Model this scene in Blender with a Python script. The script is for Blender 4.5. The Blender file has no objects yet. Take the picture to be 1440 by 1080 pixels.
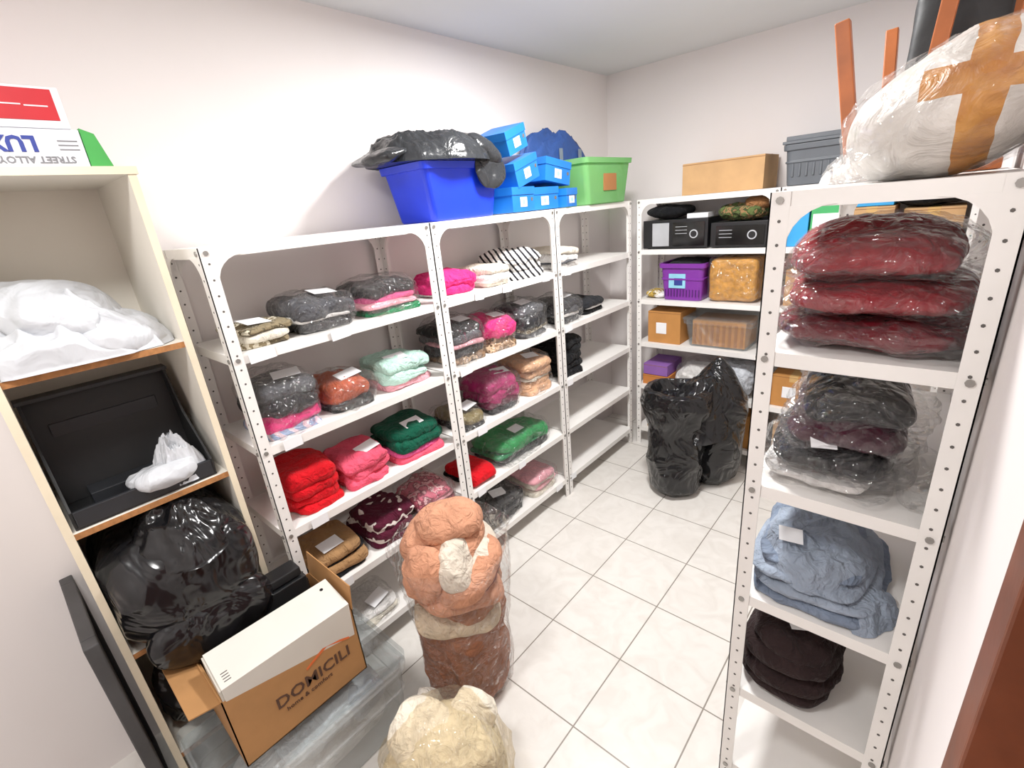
import bpy, bmesh, math, random
import numpy as np
from mathutils import Matrix, Vector, Euler
sc=bpy.context.scene
PI=math.pi
# ------------------------------------------------------------------ materials
def lin(h):
    if isinstance(h,str):
        h=h.lstrip('#'); c=[int(h[i:i+2],16)/255 for i in (0,2,4)]
    else: c=list(h)
    return tuple((x/12.92 if x<=.04045 else ((x+.055)/1.055)**2.4) for x in c)
_m={}
def base(name):
    m=bpy.data.materials.new(name); m.use_nodes=True
    nt=m.node_tree; p=nt.nodes['Principled BSDF']; return m,nt,p
def coords(nt,scale=(1,1,1)):
    tc=nt.nodes.new('ShaderNodeTexCoord'); mp=nt.nodes.new('ShaderNodeMapping'); mp.inputs['Scale'].default_value=scale
    nt.links.new(tc.outputs['Object'],mp.inputs[0]); return mp.outputs[0]
def noise(nt,vec,scale,detail=3,dist=0):
    n=nt.nodes.new('ShaderNodeTexNoise'); n.inputs['Scale'].default_value=scale; n.inputs['Detail'].default_value=detail
    n.inputs['Distortion'].default_value=dist; nt.links.new(vec,n.inputs['Vector']); return n.outputs['Fac']
def crease(nt,vec,scale,det=1):
    """sharp fold lines: absolute value of warped noise"""
    n=noise(nt,vec,scale,det,1.2)
    a=nt.nodes.new('ShaderNodeMath'); a.operation='SUBTRACT'; nt.links.new(n,a.inputs[0]); a.inputs[1].default_value=.5
    b=nt.nodes.new('ShaderNodeMath'); b.operation='ABSOLUTE'; nt.links.new(a.outputs[0],b.inputs[0])
    n2=noise(nt,vec,scale*2.3,det,1.0)
    c=nt.nodes.new('ShaderNodeMath'); c.operation='SUBTRACT'; nt.links.new(n2,c.inputs[0]); c.inputs[1].default_value=.5
    d=nt.nodes.new('ShaderNodeMath'); d.operation='ABSOLUTE'; nt.links.new(c.outputs[0],d.inputs[0])
    e=nt.nodes.new('ShaderNodeMath'); e.operation='MULTIPLY_ADD'; nt.links.new(d.outputs[0],e.inputs[0]); e.inputs[1].default_value=.4; nt.links.new(b.outputs[0],e.inputs[2])
    return e.outputs[0]
def ramp(nt,fac,stops,const=False):
    r=nt.nodes.new('ShaderNodeValToRGB'); nt.links.new(fac,r.inputs[0]); cr=r.color_ramp
    if const: cr.interpolation='CONSTANT'
    while len(cr.elements)<len(stops): cr.elements.new(.5)
    for e,(p,c) in zip(cr.elements,stops): e.position=p; e.color=(*c,1)
    return r.outputs[0]
def bump(nt,fac,p,strength,dist=.01,inp='Normal'):
    b=nt.nodes.new('ShaderNodeBump'); b.inputs['Strength'].default_value=strength; b.inputs['Distance'].default_value=dist
    nt.links.new(fac,b.inputs['Height']); nt.links.new(b.outputs[0],p.inputs[inp]); return b
def solid(name,col,rough=.5,metal=0,var=.12,vs=6,bs=40,bst=.15,coat=0,bd=.003):
    if name in _m: return _m[name]
    m,nt,p=base(name); c=lin(col); v=coords(nt)
    n=noise(nt,v,vs,4); lo=tuple(x*(1-var) for x in c); hi=tuple(min(1,x*(1+var)) for x in c)
    nt.links.new(ramp(nt,n,[(.3,lo),(.7,hi)]),p.inputs['Base Color'])
    p.inputs['Roughness'].default_value=rough; p.inputs['Metallic'].default_value=metal; p.inputs['Coat Weight'].default_value=coat
    if bst: bump(nt,noise(nt,v,bs,4,.8 if bd>.01 else 0),p,bst,bd)
    _m[name]=m; return m
def cloth(col,pattern=None,col2=None,rough=.85):
    name='cloth_%s_%s_%s'%(col,pattern,col2)
    if name in _m: return _m[name]
    m,nt,p=base(name); c=lin(col); v=coords(nt)
    if pattern=='stripe':
        w=nt.nodes.new('ShaderNodeTexWave'); w.wave_type='BANDS'; w.bands_direction='DIAGONAL'; w.inputs['Scale'].default_value=13; w.inputs['Distortion'].default_value=1.6; w.inputs['Detail Scale'].default_value=.6
        nt.links.new(v,w.inputs['Vector']); col_o=ramp(nt,w.outputs['Fac'],[(0,c),(.66,lin(col2))],True)
    elif pattern=='camo':
        col_o=ramp(nt,noise(nt,v,22,3),[(0,c),(.45,tuple(x*.45 for x in c)),(.52,lin(col2)),(.6,c)],True)
    elif pattern=='zig':
        w=nt.nodes.new('ShaderNodeTexWave'); w.wave_type='BANDS'; w.bands_direction='Z'; w.inputs['Scale'].default_value=5; w.inputs['Distortion'].default_value=3.5; w.inputs['Detail'].default_value=0; w.inputs['Detail Scale'].default_value=6
        nt.links.new(v,w.inputs['Vector']); col_o=ramp(nt,w.outputs['Fac'],[(0,c),(.84,lin(col2))],True)
    else:
        n=noise(nt,v,9,4); col_o=ramp(nt,n,[(.3,tuple(x*.8 for x in c)),(.7,tuple(min(1,x*1.12) for x in c))])
    nt.links.new(col_o,p.inputs['Base Color'])
    p.inputs['Roughness'].default_value=rough; p.inputs['Sheen Weight'].default_value=.05; p.inputs['Specular IOR Level'].default_value=.15
    bump(nt,noise(nt,v,20,5,1.8),p,.9,.024)
    _m[name]=m; return m
def G(mat):
    """the same fabric seen inside tight cling film"""
    k='film_wrapped_'+mat.name
    if k in _m: return _m[k]
    m=mat.copy(); m.name=k; nt=m.node_tree; p=nt.nodes['Principled BSDF']; v=coords(nt)
    p.inputs['Coat Weight'].default_value=.9; p.inputs['Coat Roughness'].default_value=.06; p.inputs['Coat IOR'].default_value=1.45
    bump(nt,crease(nt,v,7,1),p,.9,.08,'Coat Normal'); _m[k]=m; return m
def film(name='clear_plastic_film',tint='#ffffff',gl=.04,fres=.34,haze=.02,rough=.05,cs=7):
    if name in _m: return _m[name]
    m=bpy.data.materials.new(name); m.use_nodes=True; nt=m.node_tree; nt.nodes.clear()
    o=nt.nodes.new('ShaderNodeOutputMaterial'); tr=nt.nodes.new('ShaderNodeBsdfTransparent'); g=nt.nodes.new('ShaderNodeBsdfGlossy'); df=nt.nodes.new('ShaderNodeBsdfDiffuse')
    tr.inputs[0].default_value=(*lin(tint),1); g.inputs['Roughness'].default_value=rough; df.inputs[0].default_value=(*lin(tint),1)
    v=coords(nt); n=crease(nt,v,cs,1)
    b=nt.nodes.new('ShaderNodeBump'); b.inputs['Strength'].default_value=1.0; b.inputs['Distance'].default_value=.08
    nt.links.new(n,b.inputs['Height']); nt.links.new(b.outputs[0],g.inputs['Normal'])
    lw=nt.nodes.new('ShaderNodeLayerWeight'); lw.inputs[0].default_value=.22; nt.links.new(b.outputs[0],lw.inputs['Normal'])
    mu=nt.nodes.new('ShaderNodeMath'); mu.operation='MULTIPLY_ADD'; mu.inputs[1].default_value=fres; mu.inputs[2].default_value=gl; nt.links.new(lw.outputs['Fresnel'],mu.inputs[0])
    m1=nt.nodes.new('ShaderNodeMixShader'); m1.inputs[0].default_value=haze; nt.links.new(tr.outputs[0],m1.inputs[1]); nt.links.new(df.outputs[0],m1.inputs[2])
    m2=nt.nodes.new('ShaderNodeMixShader'); nt.links.new(mu.outputs[0],m2.inputs[0]); nt.links.new(m1.outputs[0],m2.inputs[1]); nt.links.new(g.outputs[0],m2.inputs[2])
    nt.links.new(m2.outputs[0],o.inputs[0]); _m[name]=m; return m
def binbag():
    if 'black_bag' in _m: return _m['black_bag']
    m,nt,p=base('black_bag_plastic'); v=coords(nt)
    p.inputs['Base Color'].default_value=(.005,.005,.006,1); p.inputs['Roughness'].default_value=.20; p.inputs['Specular IOR Level'].default_value=.45
    bump(nt,noise(nt,v,5,2,2.0),p,.7,.05); _m['black_bag']=m; return m
# ------------------------------------------------------------------ geometry
def fbm(P,seed,freq,octv=3,ridge=False):
    r=np.random.RandomState(seed); out=np.zeros(len(P)); a=1; tot=0
    for o in range(octv):
        acc=np.zeros(len(P))
        for k in range(4):
            d=r.normal(size=3); d/=np.linalg.norm(d); acc+=np.sin(P@d*freq*(.7+.6*r.rand())+r.rand()*6.28+1.3*out)
        acc/=2.2
        if ridge: acc=1-2*np.minimum(1,np.abs(acc))
        out+=a*acc; tot+=a; a*=.5; freq*=2
    return out/tot
_cs={}
def cubes(n):
    if n in _cs: return _cs[n]
    idx={};V=[];F=[]
    def vid(a,b,c):
        k=(a,b,c)
        if k not in idx: idx[k]=len(V); V.append((2*a/n-1,2*b/n-1,2*c/n-1))
        return idx[k]
    for i in range(n):
        for j in range(n):
            for s in (0,n):
                f=[(s,i,j),(s,i+1,j),(s,i+1,j+1),(s,i,j+1)]; F.append([vid(*q) for q in (f if s else f[::-1])])
                f=[(i,s,j),(i,s,j+1),(i+1,s,j+1),(i+1,s,j)]; F.append([vid(*q) for q in (f if s else f[::-1])])
                f=[(i,j,s),(i+1,j,s),(i+1,j+1,s),(i,j+1,s)]; F.append([vid(*q) for q in (f if s else f[::-1])])
    _cs[n]=(np.array(V),F); return _cs[n]
class B:
    def __init__(s): s.V=[];s.F=[];s.M=[];s.S=[];s.mats=[];s.T=None
    def mi(s,m):
        if m not in s.mats: s.mats.append(m)
        return s.mats.index(m)
    def add(s,V,F,m,smooth=False):
        o=len(s.V)
        if s.T is not None: V=[tuple(s.T@Vector(v)) for v in V]
        s.V.extend(tuple(map(float,v)) for v in V); s.F.extend([i+o for i in f] for f in F)
        if isinstance(m,list): s.M.extend(s.mi(x) for x in m)
        else: s.M.extend([s.mi(m)]*len(F))
        s.S.extend([smooth]*len(F))
    def box(s,x0,x1,y0,y1,z0,z1,m):
        V=[(x,y,z) for z in (z0,z1) for y in (y0,y1) for x in (x0,x1)]
        s.add(V,[(0,2,3,1),(4,5,7,6),(0,1,5,4),(2,6,7,3),(0,4,6,2),(1,3,7,5)],m)
    def obox(s,c,d,rot,m):
        R=Euler(rot).to_matrix(); V=[]
        for z in (-.5,.5):
            for y in (-.5,.5):
                for x in (-.5,.5): V.append(tuple(R@Vector((x*d[0],y*d[1],z*d[2]))+Vector(c)))
        s.add(V,[(0,2,3,1),(4,5,7,6),(0,1,5,4),(2,6,7,3),(0,4,6,2),(1,3,7,5)],m)
    def cyl(s,p0,p1,r0,r1,m,seg=12,smooth=True):
        p0=Vector(p0);p1=Vector(p1);d=(p1-p0).normalized(); u=d.orthogonal().normalized(); w=d.cross(u); V=[]
        for p,r in ((p0,r0),(p1,r1)):
            for i in range(seg):
                a=2*PI*i/seg; V.append(tuple(p+u*r*math.cos(a)+w*r*math.sin(a)))
        s.add(V,[(i,(i+1)%seg,seg+(i+1)%seg,seg+i) for i in range(seg)],m,smooth)
        s.add(V,[tuple(range(seg))[::-1],tuple(range(seg,2*seg))],m)
    def prism(s,pts,off,m):
        n=len(pts); V=[tuple(p) for p in pts]+[tuple(Vector(p)+Vector(off)) for p in pts]
        s.add(V,[tuple(range(n)),tuple(range(n,2*n))[::-1]]+[(i,(i+1)%n,n+(i+1)%n,n+i) for i in range(n)],m)
    def blob(s,c,d,m,rot=(0,0,0),n=14,p1=4,p2=2.4,amp=.006,freq=40,seed=1,zmin=None,ridge=False,octv=3,fm=None,xlim=None,ylim=None,sag=0):
        Q,F=cubes(n); A=np.abs(Q)
        r=((A[:,0]**p1+A[:,1]**p1)**(p2/p1)+A[:,2]**p2)**(1/p2); P=Q/r[:,None]
        nr=P*np.array([1/d[0],1/d[1],1/d[2]]); nr/=np.linalg.norm(nr,axis=1)[:,None]
        P=P*np.array(d)/2
        nz=fbm(P+seed*.37,seed,freq,octv,ridge); P=P+nr*(amp*nz)[:,None]
        if sag: P[:,2]-=sag*((P[:,0]/d[0]*2)**2+(P[:,1]/d[1]*2)**2)*.5
        R=np.array(Euler(rot).to_matrix()); L=P.copy(); P=P@R.T+np.array(c)
        if zmin is not None: P[:,2]=np.maximum(P[:,2],zmin)
        if xlim: P[:,0]=np.clip(P[:,0],*xlim)
        if ylim: P[:,1]=np.clip(P[:,1],*ylim)
        if fm: m=[fm(L[f].mean(0)) for f in F]
        s.add(P,F,m,True)
    def heap(s,c,w,l,H,m,seed=1,amp=.25,pw=1.7,k=2.4,peak=(0,0),nr=40,na=110,xlim=None,ylim=None,ew=.8,hang=0,wob=.1,rfold=.10,off=0):
        a=np.arange(na)/na*2*PI; rho=np.linspace(0,1,nr+1)[1:]; A,Rr=np.meshgrid(a,rho); A=A.ravel(); Rr=Rr.ravel()
        U=np.stack([np.cos(A)*k*(.35+.65*Rr),np.sin(A)*k*(.35+.65*Rr),Rr*1.1],1)
        f=fbm(U,seed,2.2,4,True); foot=1+wob*fbm(np.stack([np.cos(A),np.sin(A),0*A],1),seed+5,2.5,3)
        z=H*np.maximum(0,1-Rr**pw)**ew*(1+amp*f*Rr**.4)+.12*H*amp*fbm(U*3,seed+2,3,3)*(1-Rr)
        rr=Rr*foot*(1+rfold*f*Rr)
        X=c[0]+np.cos(A)*rr*w/2+peak[0]*(1-Rr); Y=c[1]+np.sin(A)*rr*l/2+peak[1]*(1-Rr)
        z=c[2]+np.maximum(z,0)+off; last=Rr>.999; z[last]=c[2]-hang
        if xlim: X=np.clip(X,*xlim)
        if ylim: Y=np.clip(Y,*ylim)
        V=[(c[0]+peak[0],c[1]+peak[1],float(z[:na].mean()))]+list(zip(X,Y,z)); F=[(0,1+i,1+(i+1)%na) for i in range(na)]
        for j in range(nr-1):
            for i in range(na): q=(i+1)%na; F.append((1+j*na+i,1+(j+1)*na+i,1+(j+1)*na+q,1+j*na+q))
        F.append(tuple(1+(nr-1)*na+i for i in range(na)))
        s.add(V,F,m,True)
    def sack(s,cx,cy,prof,m,seed=1,amp=.12,na=84,nz=60,sx=1,sy=1,lean=(0,0),ridge=True,freq=5,fm=None,vf=7,octv=3,cap=True):
        zs=[p[0] for p in prof]; rs=[p[1] for p in prof]; V=[]
        t=np.linspace(0,1,nz); Z=np.interp(t,np.linspace(0,1,len(zs)),zs); Rr=np.interp(t,np.linspace(0,1,len(zs)),rs)
        for _ in range(2): Rr[1:-1]=(Rr[:-2]+Rr[1:-1]*2+Rr[2:])/4
        a=np.arange(na)/na*2*PI; AA,ZZ=np.meshgrid(a,Z); _,RR=np.meshgrid(a,Rr)
        P=np.stack([np.cos(AA).ravel(),np.sin(AA).ravel(),ZZ.ravel()*vf],1)
        nz_=fbm(P,seed,freq,octv,ridge).reshape(RR.shape)
        R2=RR*(1+amp*nz_); H=max(zs)-zs[0]
        X=cx+R2*np.cos(AA)*sx+lean[0]*((ZZ-zs[0])/H)**2; Y=cy+R2*np.sin(AA)*sy+lean[1]*((ZZ-zs[0])/H)**2
        Z2=np.maximum(ZZ+.3*amp*RR*fbm(P+9,seed+3,freq,2).reshape(RR.shape),zs[0]); Z2[0,:]=zs[0]
        V=np.stack([X.ravel(),Y.ravel(),Z2.ravel()],1); F=[]
        for j in range(len(Z)-1):
            for i in range(na): k=(i+1)%na; F.append((j*na+i,j*na+k,(j+1)*na+k,(j+1)*na+i))
        F.append(tuple(range(na))[::-1])
        if cap: F.append(tuple((len(Z)-1)*na+i for i in range(na)))
        if fm: m=[fm(V[list(f)].mean(0)) for f in F]
        s.add(V,F,m,True)
    def tub(s,cx,cy,z0,bw,bd,tw,td,h,m,r=.03,rim=.012,th=.003,rot=0,ribs=False):
        def loop(w,d,z,rr):
            P=[]
            for (sx,sy,a0) in ((1,1,0),(-1,1,90),(-1,-1,180),(1,-1,270)):
                for k in range(6):
                    a=math.radians(a0+k*18); x=sx*(w/2-rr)+rr*math.cos(a); y=sy*(d/2-rr)+rr*math.sin(a)
                    P.append((cx+x*math.cos(rot)-y*math.sin(rot),cy+x*math.sin(rot)+y*math.cos(rot),z))
            return P
        L=[loop(bw-.01,bd-.01,z0,r),loop(bw,bd,z0+.006,r)]
        def at(t,o): return loop(bw+(tw-bw)*t+o,bd+(td-bd)*t+o,z0+h*t,r)
        if ribs: 
            for t in (.55,.56,.6,.61): L.append(at(t,.0 if t in(.55,.61) else .012))
        L+=[at(1-.03/h,0),at(1-.03/h,2*rim),at(1,2*rim),at(1,-2*th)]
        L+=[loop(bw-2*th,bd-2*th,z0+.008,r)]
        n=24; V=[p for l in L for p in l]; F=[]
        for j in range(len(L)-1):
            for i in range(n): k=(i+1)%n; F.append((j*n+i,j*n+k,(j+1)*n+k,(j+1)*n+i))
        F.append(tuple(range(n))[::-1]); F.append(tuple((len(L)-1)*n+i for i in range(n)))
        s.add(V,F,m)
    def text(s,txt,size,o,xd,yd,m,bold=0):
        cu=bpy.data.curves.new('t','FONT'); cu.body=txt; cu.size=size; cu.extrude=.0008; cu.offset=bold; cu.resolution_u=2
        ob=bpy.data.objects.new('t',cu); sc.collection.objects.link(ob); dg=bpy.context.evaluated_depsgraph_get(); dg.update()
        me=ob.evaluated_get(dg).to_mesh(); xd=Vector(xd).normalized(); yd=Vector(yd).normalized(); zd=xd.cross(yd); o=Vector(o)
        V=[tuple(o+xd*v.co.x+yd*v.co.y+zd*v.co.z) for v in me.vertices]; F=[tuple(p.vertices) for p in me.polygons]
        ob.evaluated_get(dg).to_mesh_clear(); s.add(V,F,m); bpy.data.objects.remove(ob); bpy.data.curves.remove(cu)
    def done(s,name,bevel=0,recalc=True):
        V=np.array(s.V); c=(V.min(0)+V.max(0))/2; c[2]=V[:,2].min(); me=bpy.data.meshes.new(name); me.from_pydata((V-c).tolist(),[],s.F)
        for m in s.mats: me.materials.append(m)
        me.polygons.foreach_set('material_index',s.M); me.polygons.foreach_set('use_smooth',s.S)
        if recalc:
            bm=bmesh.new(); bm.from_mesh(me); bmesh.ops.recalc_face_normals(bm,faces=bm.faces); bm.to_mesh(me); bm.free()
        ob=bpy.data.objects.new(name,me); ob.location=c; sc.collection.objects.link(ob)
        if bevel:
            md=ob.modifiers.new('bev','BEVEL'); md.width=bevel; md.segments=2; md.limit_method='ANGLE'; md.angle_limit=.7
        return ob
# ------------------------------------------------------------------ room
XW,XR,YB,YS,ZC=-2.157,.108,3.70,-.95,2.80
wall=solid('wall_paint','#eee8e6',.75,var=.02,vs=1.5,bs=60,bst=.08)
ceil=solid('ceiling_paint','#e2e4e5',.85,var=.02,vs=1.2,bs=60,bst=.06)
def flat(name,x0,x1,y0,y1,z0,z1,m): b=B(); b.box(x0,x1,y0,y1,z0,z1,m); return b.done(name)
flat('wall_left',XW-.1,XW,YS-.1,YB+.1,0,ZC,wall); flat('wall_back',XW,XR,YB,YB+.1,0,ZC,wall); flat('wall_front',XW,XR,YS-.1,YS,0,ZC,wall)
flat('wall_right',XR,XR+.12,.578,YB+.1,0,ZC,wall); flat('wall_right',XR,XR+.12,YS-.1,-.478,0,ZC,wall); flat('wall_right',XR,XR+.12,-.478,.578,2.193,ZC,wall)
flat('ceiling',XW-.1,XR+.12,YS-.1,YB+.1,ZC,ZC+.1,ceil)
m,nt,p=base('floor_tiles'); v0=nt.nodes.new('ShaderNodeNewGeometry'); mp=nt.nodes.new('ShaderNodeMapping'); mp.inputs['Location'].default_value=(1.17+3.7,-1.395+3.7,0)
nt.links.new(v0.outputs['Position'],mp.inputs[0])
br=nt.nodes.new('ShaderNodeTexBrick'); br.offset=0; br.squash=1; br.inputs['Scale'].default_value=1; br.inputs['Brick Width'].default_value=.37; br.inputs['Row Height'].default_value=.37
br.inputs['Mortar Size'].default_value=.003; br.inputs['Mortar Smooth'].default_value=.1; br.inputs['Bias'].default_value=0
nt.links.new(mp.outputs[0],br.inputs[0])
n1=noise(nt,mp.outputs[0],9,6,1.2); c1=ramp(nt,n1,[(.3,lin('#dcd7d0')),(.62,lin('#e7e3dd'))])
nt.links.new(c1,br.inputs['Color1']); nt.links.new(c1,br.inputs['Color2']); br.inputs['Mortar'].default_value=(*lin('#8f877e'),1)
nt.links.new(br.outputs['Color'],p.inputs['Base Color']); p.inputs['Roughness'].default_value=.28
iv=nt.nodes.new('ShaderNodeMath'); iv.operation='SUBTRACT'; iv.inputs[0].default_value=1; nt.links.new(br.outputs['Fac'],iv.inputs[1]); bump(nt,iv.outputs[0],p,.4,.003)
flat('floor',XW-.1,XR+.12,YS-.1,YB+.1,-.1,0,m)
wood=solid('door_wood','#6e3519',.45,var=.25,vs=14,bs=30,bst=.2)
b=B()
b.box(XR-.014,XR+.12,.505,.575,0,2.19,wood); b.box(XR-.014,XR+.12,-.475,-.405,0,2.19,wood); b.box(XR-.014,XR+.12,-.405,.505,2.12,2.19,wood)
b.box(XR+.05,XR+.085,-.40,.50,.005,2.115,wood)
for (a,c) in ((.15,1.0),(1.1,2.0)): b.box(XR+.042,XR+.05,-.28,.38,a,c,wood)
b.cyl((XR+.05,-.32,1.02),(XR+.0,-.32,1.02),.012,.012,solid('brass','#b08a50',.3,1)); b.done('door_1',.003)
# ------------------------------------------------------------------ metal shelving
wm=solid('white_enamel_steel','#f1eeea',.38,var=.05,vs=5,bs=30,bst=.04)
dk=solid('dark_hole','#5a5653',.8); bolt=solid('zinc_bolt','#9a9894',.35,.8)
paper=solid('label_paper','#f4f5f8',.7,var=.02,bst=0)
def shelf_unit(T,w,d,H,levels,labels=(),name='metal_shelving_unit'):
    b=B(); b.T=T; pw=.04; t=.003
    for (x,sx) in ((0,1),(w,-1)):
        for (y,sy) in ((0,1),(d,-1)):
            xs=sorted((x,x+sx*pw)); ys=sorted((y,y+sy*t)); b.box(xs[0],xs[1],ys[0],ys[1],0,H,wm)
            xs=sorted((x,x+sx*t)); ys=sorted((y,y+sy*pw)); b.box(xs[0],xs[1],ys[0],ys[1],0,H,wm)
            z=.05
            while z<H-.03:
                b.cyl((x+sx*.022,y-sy*.0006,z),(x+sx*.022,y+sy*(t+.0006),z),.0038,.0038,dk,6,False)
                b.cyl((x-sx*.0006,y+sy*.022,z),(x+sx*(t+.0006),y+sy*.022,z),.0038,.0038,dk,6,False); z+=.05
            for L in levels:
                b.cyl((x+sx*.02,y-sy*.004,L-.017),(x+sx*.02,y+sy*t,L-.017),.008,.008,bolt,8,False)
                b.cyl((x-sx*.004,y+sy*.02,L-.017),(x+sx*t,y+sy*.02,L-.017),.008,.008,bolt,8,False)
            s=.085; top=H-.03
            arc=[(s-s*math.sin(a),-s+s*math.cos(a)) for a in [i*PI/12 for i in range(7)]]
            pts=[(0,0)]+[(u,v) for u,v in arc]
            b.prism([(x+sx*(pw-.002+u),y+sy*.0005,top+v) for u,v in pts],(0,sy*.003,0),wm)
            b.prism([(x+sx*.0005,y+sy*(pw-.002+u),top+v) for u,v in pts],(sx*.003,0,0),wm)
    g=.0035
    for L in levels:
        x0,x1,y0,y1=g,w-g,g,d-g
        b.box(x0,x1,y0,y1,L-.002,L,wm)
        b.box(x0,x1,y0,y0+.002,L-.034,L-.002,wm); b.box(x0,x1,y1-.002,y1,L-.034,L-.002,wm)
        b.box(x0,x0+.002,y0,y1,L-.034,L-.002,wm); b.box(x1-.002,x1,y0,y1,L-.034,L-.002,wm)
        b.box(x0,x1,y0+.002,y0+.012,L-.034,L-.032,wm)
    for (L,x,ww) in labels:
        b.obox((x,-.003,L-.016),(ww,.0012,.042),(0,random.uniform(-.08,.08),0),paper)
    return b.done(name)
random.seed(4)
XF=-1.72; LV=[1.90,1.55,1.20,.84,.49,.14]
def TL(y0): return Matrix(((0,-1,0,XF),(1,0,0,y0),(0,0,1,0),(0,0,0,1)))
shelf_unit(TL(.505),.918,.40,1.90,LV,[(1.55,.10,.09),(1.55,.40,.08),(.84,.14,.07),(.49,.17,.08),(.49,.52,.06),(1.2,.12,.07)])
shelf_unit(TL(1.425),.918,.40,1.90,LV,[(1.55,.25,.06),(1.55,.46,.07),(1.55,.8,.07),(1.2,.10,.08),(.84,.16,.07),(.14,.8,.07),(.49,.45,.06),(.49,.1,.06)])
shelf_unit(TL(2.345),.918,.40,1.90,LV,[(1.2,.08,.08),(1.55,.1,.07),(.84,.07,.06),(.14,.05,.07)])
LB=[1.90,1.56,1.20,.87,.52,.15]
shelf_unit(Matrix.Translation((-1.70,3.295,0)),.918,.39,1.90,LB)
shelf_unit(Matrix.Translation((-.78,3.295,0)),.878,.39,1.90,LB)
LR=[1.91,1.555,1.19,.82,.45,.09]
shelf_unit(Matrix(((0,1,0,-.305),(-1,0,0,2.12),(0,0,1,0),(0,0,0,1))),.92,.40,1.91,LR)
# ------------------------------------------------------------------ clothes stacks
FILM=film()
def stack(name,cx,cy,z0,w,l,layers,wrap=False,label=0,seed=1,rot=0,n=20,face=0):
    b=B(); r=random.Random(seed); z=z0; e=.001; H=sum(t for _,t in layers); zt=z0+H
    if wrap: w*=.95; l*=.94
    for i,(m,t) in enumerate(layers):
        ww=w*r.uniform(.90,1.0); ll=l*r.uniform(.90,1.0)
        if wrap: m=G(m)
        b.blob((cx+r.uniform(-.01,.01),cy+r.uniform(-.012,.012),z+t*.5),(ww,ll,t*1.55),m,rot=(r.uniform(-.05,.05),r.uniform(-.03,.04),rot+r.uniform(-.10,.10)),n=n,p1=r.uniform(4.5,8),p2=3.4,amp=t*.30,freq=26,seed=seed*13+i,zmin=z0+e,sag=t*.25,ridge=(i%2==0))
        z+=t
    if wrap:
        b.blob((cx,cy,z0+H*.55),(w*1.07,l*1.07,H*1.28+.018),FILM,rot=(0,0,rot),n=30,p1=5,p2=3,amp=.012,freq=34,seed=seed+77,zmin=z0+e,ridge=True,xlim=(-9,XF-.006) if cx<-1 else None)
        b.blob((cx+w*.44,cy-l*.1,z0+.022),(w*.36,l*.75,.04),FILM,rot=(0,0,rot+.1),n=18,p1=3,p2=2,amp=.013,freq=45,seed=seed+79,zmin=z0+e,ridge=True,xlim=(-9,XF-.008) if cx<-1 else None)
    if label:
        a=Vector((math.cos(face),math.sin(face),0)); c=Vector((cx,cy,0))+a*w*.22*label
        b.obox((c.x,c.y+r.uniform(-.03,.03),z+.014+.012*wrap),(.065,.10,.0012),(r.uniform(-.1,.1),.20,r.uniform(-.4,.4)+rot),paper)
    return b.done(name,recalc=False)
C=cloth
ivory=C('#e3dccb'); camo=C('#8d7f63','camo','#d8cfb8'); grey=C('#4e4f54'); dgrey=C('#232428'); blk=C('#0f1013'); wht=C('#ece9e6'); pink=C('#e0568f'); hot=C('#f0307f'); lpink=C('#f0a9b4')
green=C('#0f7a48'); dgreen=C('#064f3a'); kgreen=C('#0a8f45'); red=C('#d90f1c'); coral=C('#f25874'); orange=C('#b9502a'); mint=C('#bfe6d8'); tan=C('#a87f55'); maroon=C('#551530'); olive=C('#7d6f45')
peach=C('#e6b28a'); magenta=C('#b01a66'); stripe=C('#efedea','stripe','#1c1c24'); camoB=C('#8a6a4c','camo','#cfae8c'); zig=C('#51142a','zig','#efe3dc'); pinkP=C('#d96a80','camo','#f0b8bc'); bluest=C('#9fb3d6','stripe','#f1d6e0'); cream=C('#ebe2d2')
XB=-1.745
def LS(name,y0,y1,lev,dep,layers,wrap=False,label=0,seed=1,x=XB,rot=0):
    stack(name,x-dep/2,(y0+y1)/2,LV[lev],dep,(y1-y0),layers,wrap,label,seed,rot)
LS('folded_camouflage_shirts',.56,.75,1,.28,[(camo,.025),(ivory,.025),(camo,.02)],False,1,3)
LS('bagged_grey_clothes',.77,1.03,1,.3,[(dgrey,.04),(wht,.025),(grey,.05)],True,1,4)
LS('folded_multicolour_clothes',1.06,1.36,1,.3,[(green,.03),(lpink,.022),(pink,.022),(blk,.05)],True,0,5)
LS('folded_striped_clothes',.56,.80,2,.3,[(bluest,.03),(hot,.055),(dgrey,.06),(grey,.045)],True,1,6)
LS('folded_orange_brown_clothes',.83,1.06,2,.29,[(blk,.04),(orange,.07)],True,1,7)
LS('folded_mint_clothes',1.09,1.36,2,.29,[(lpink,.04),(mint,.045),(mint,.04)],False,1,8)
LS('folded_red_clothes',.57,.80,3,.31,[(red,.04),(red,.045),(red,.045),(red,.05)],False,0,9)
LS('folded_coral_clothes',.82,1.05,3,.28,[(coral,.045),(coral,.045),(coral,.04)],False,1,10)
LS('folded_green_clothes',1.08,1.37,3,.29,[(coral,.03),(pink,.025),(dgreen,.045),(dgreen,.045)],False,1,11)
LS('folded_tan_clothes',.60,.84,4,.29,[(blk,.03),(tan,.035),(blk,.02),(tan,.035)],False,1,12)
LS('folded_maroon_zigzag_clothes',.87,1.12,4,.29,[(maroon,.03),(zig,.05),(zig,.05)],False,0,13)
LS('bagged_pink_clothes',1.15,1.39,4,.29,[(pinkP,.045),(lpink,.02),(pinkP,.05)],True,0,14)
LS('bagged_ivory_clothes',.70,.95,5,.26,[(ivory,.025),(wht,.02)],True,1,15)
LS('folded_hot_pink_clothes',1.48,1.74,1,.3,[(wht,.015),(hot,.04),(hot,.045)],False,0,21)
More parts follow.
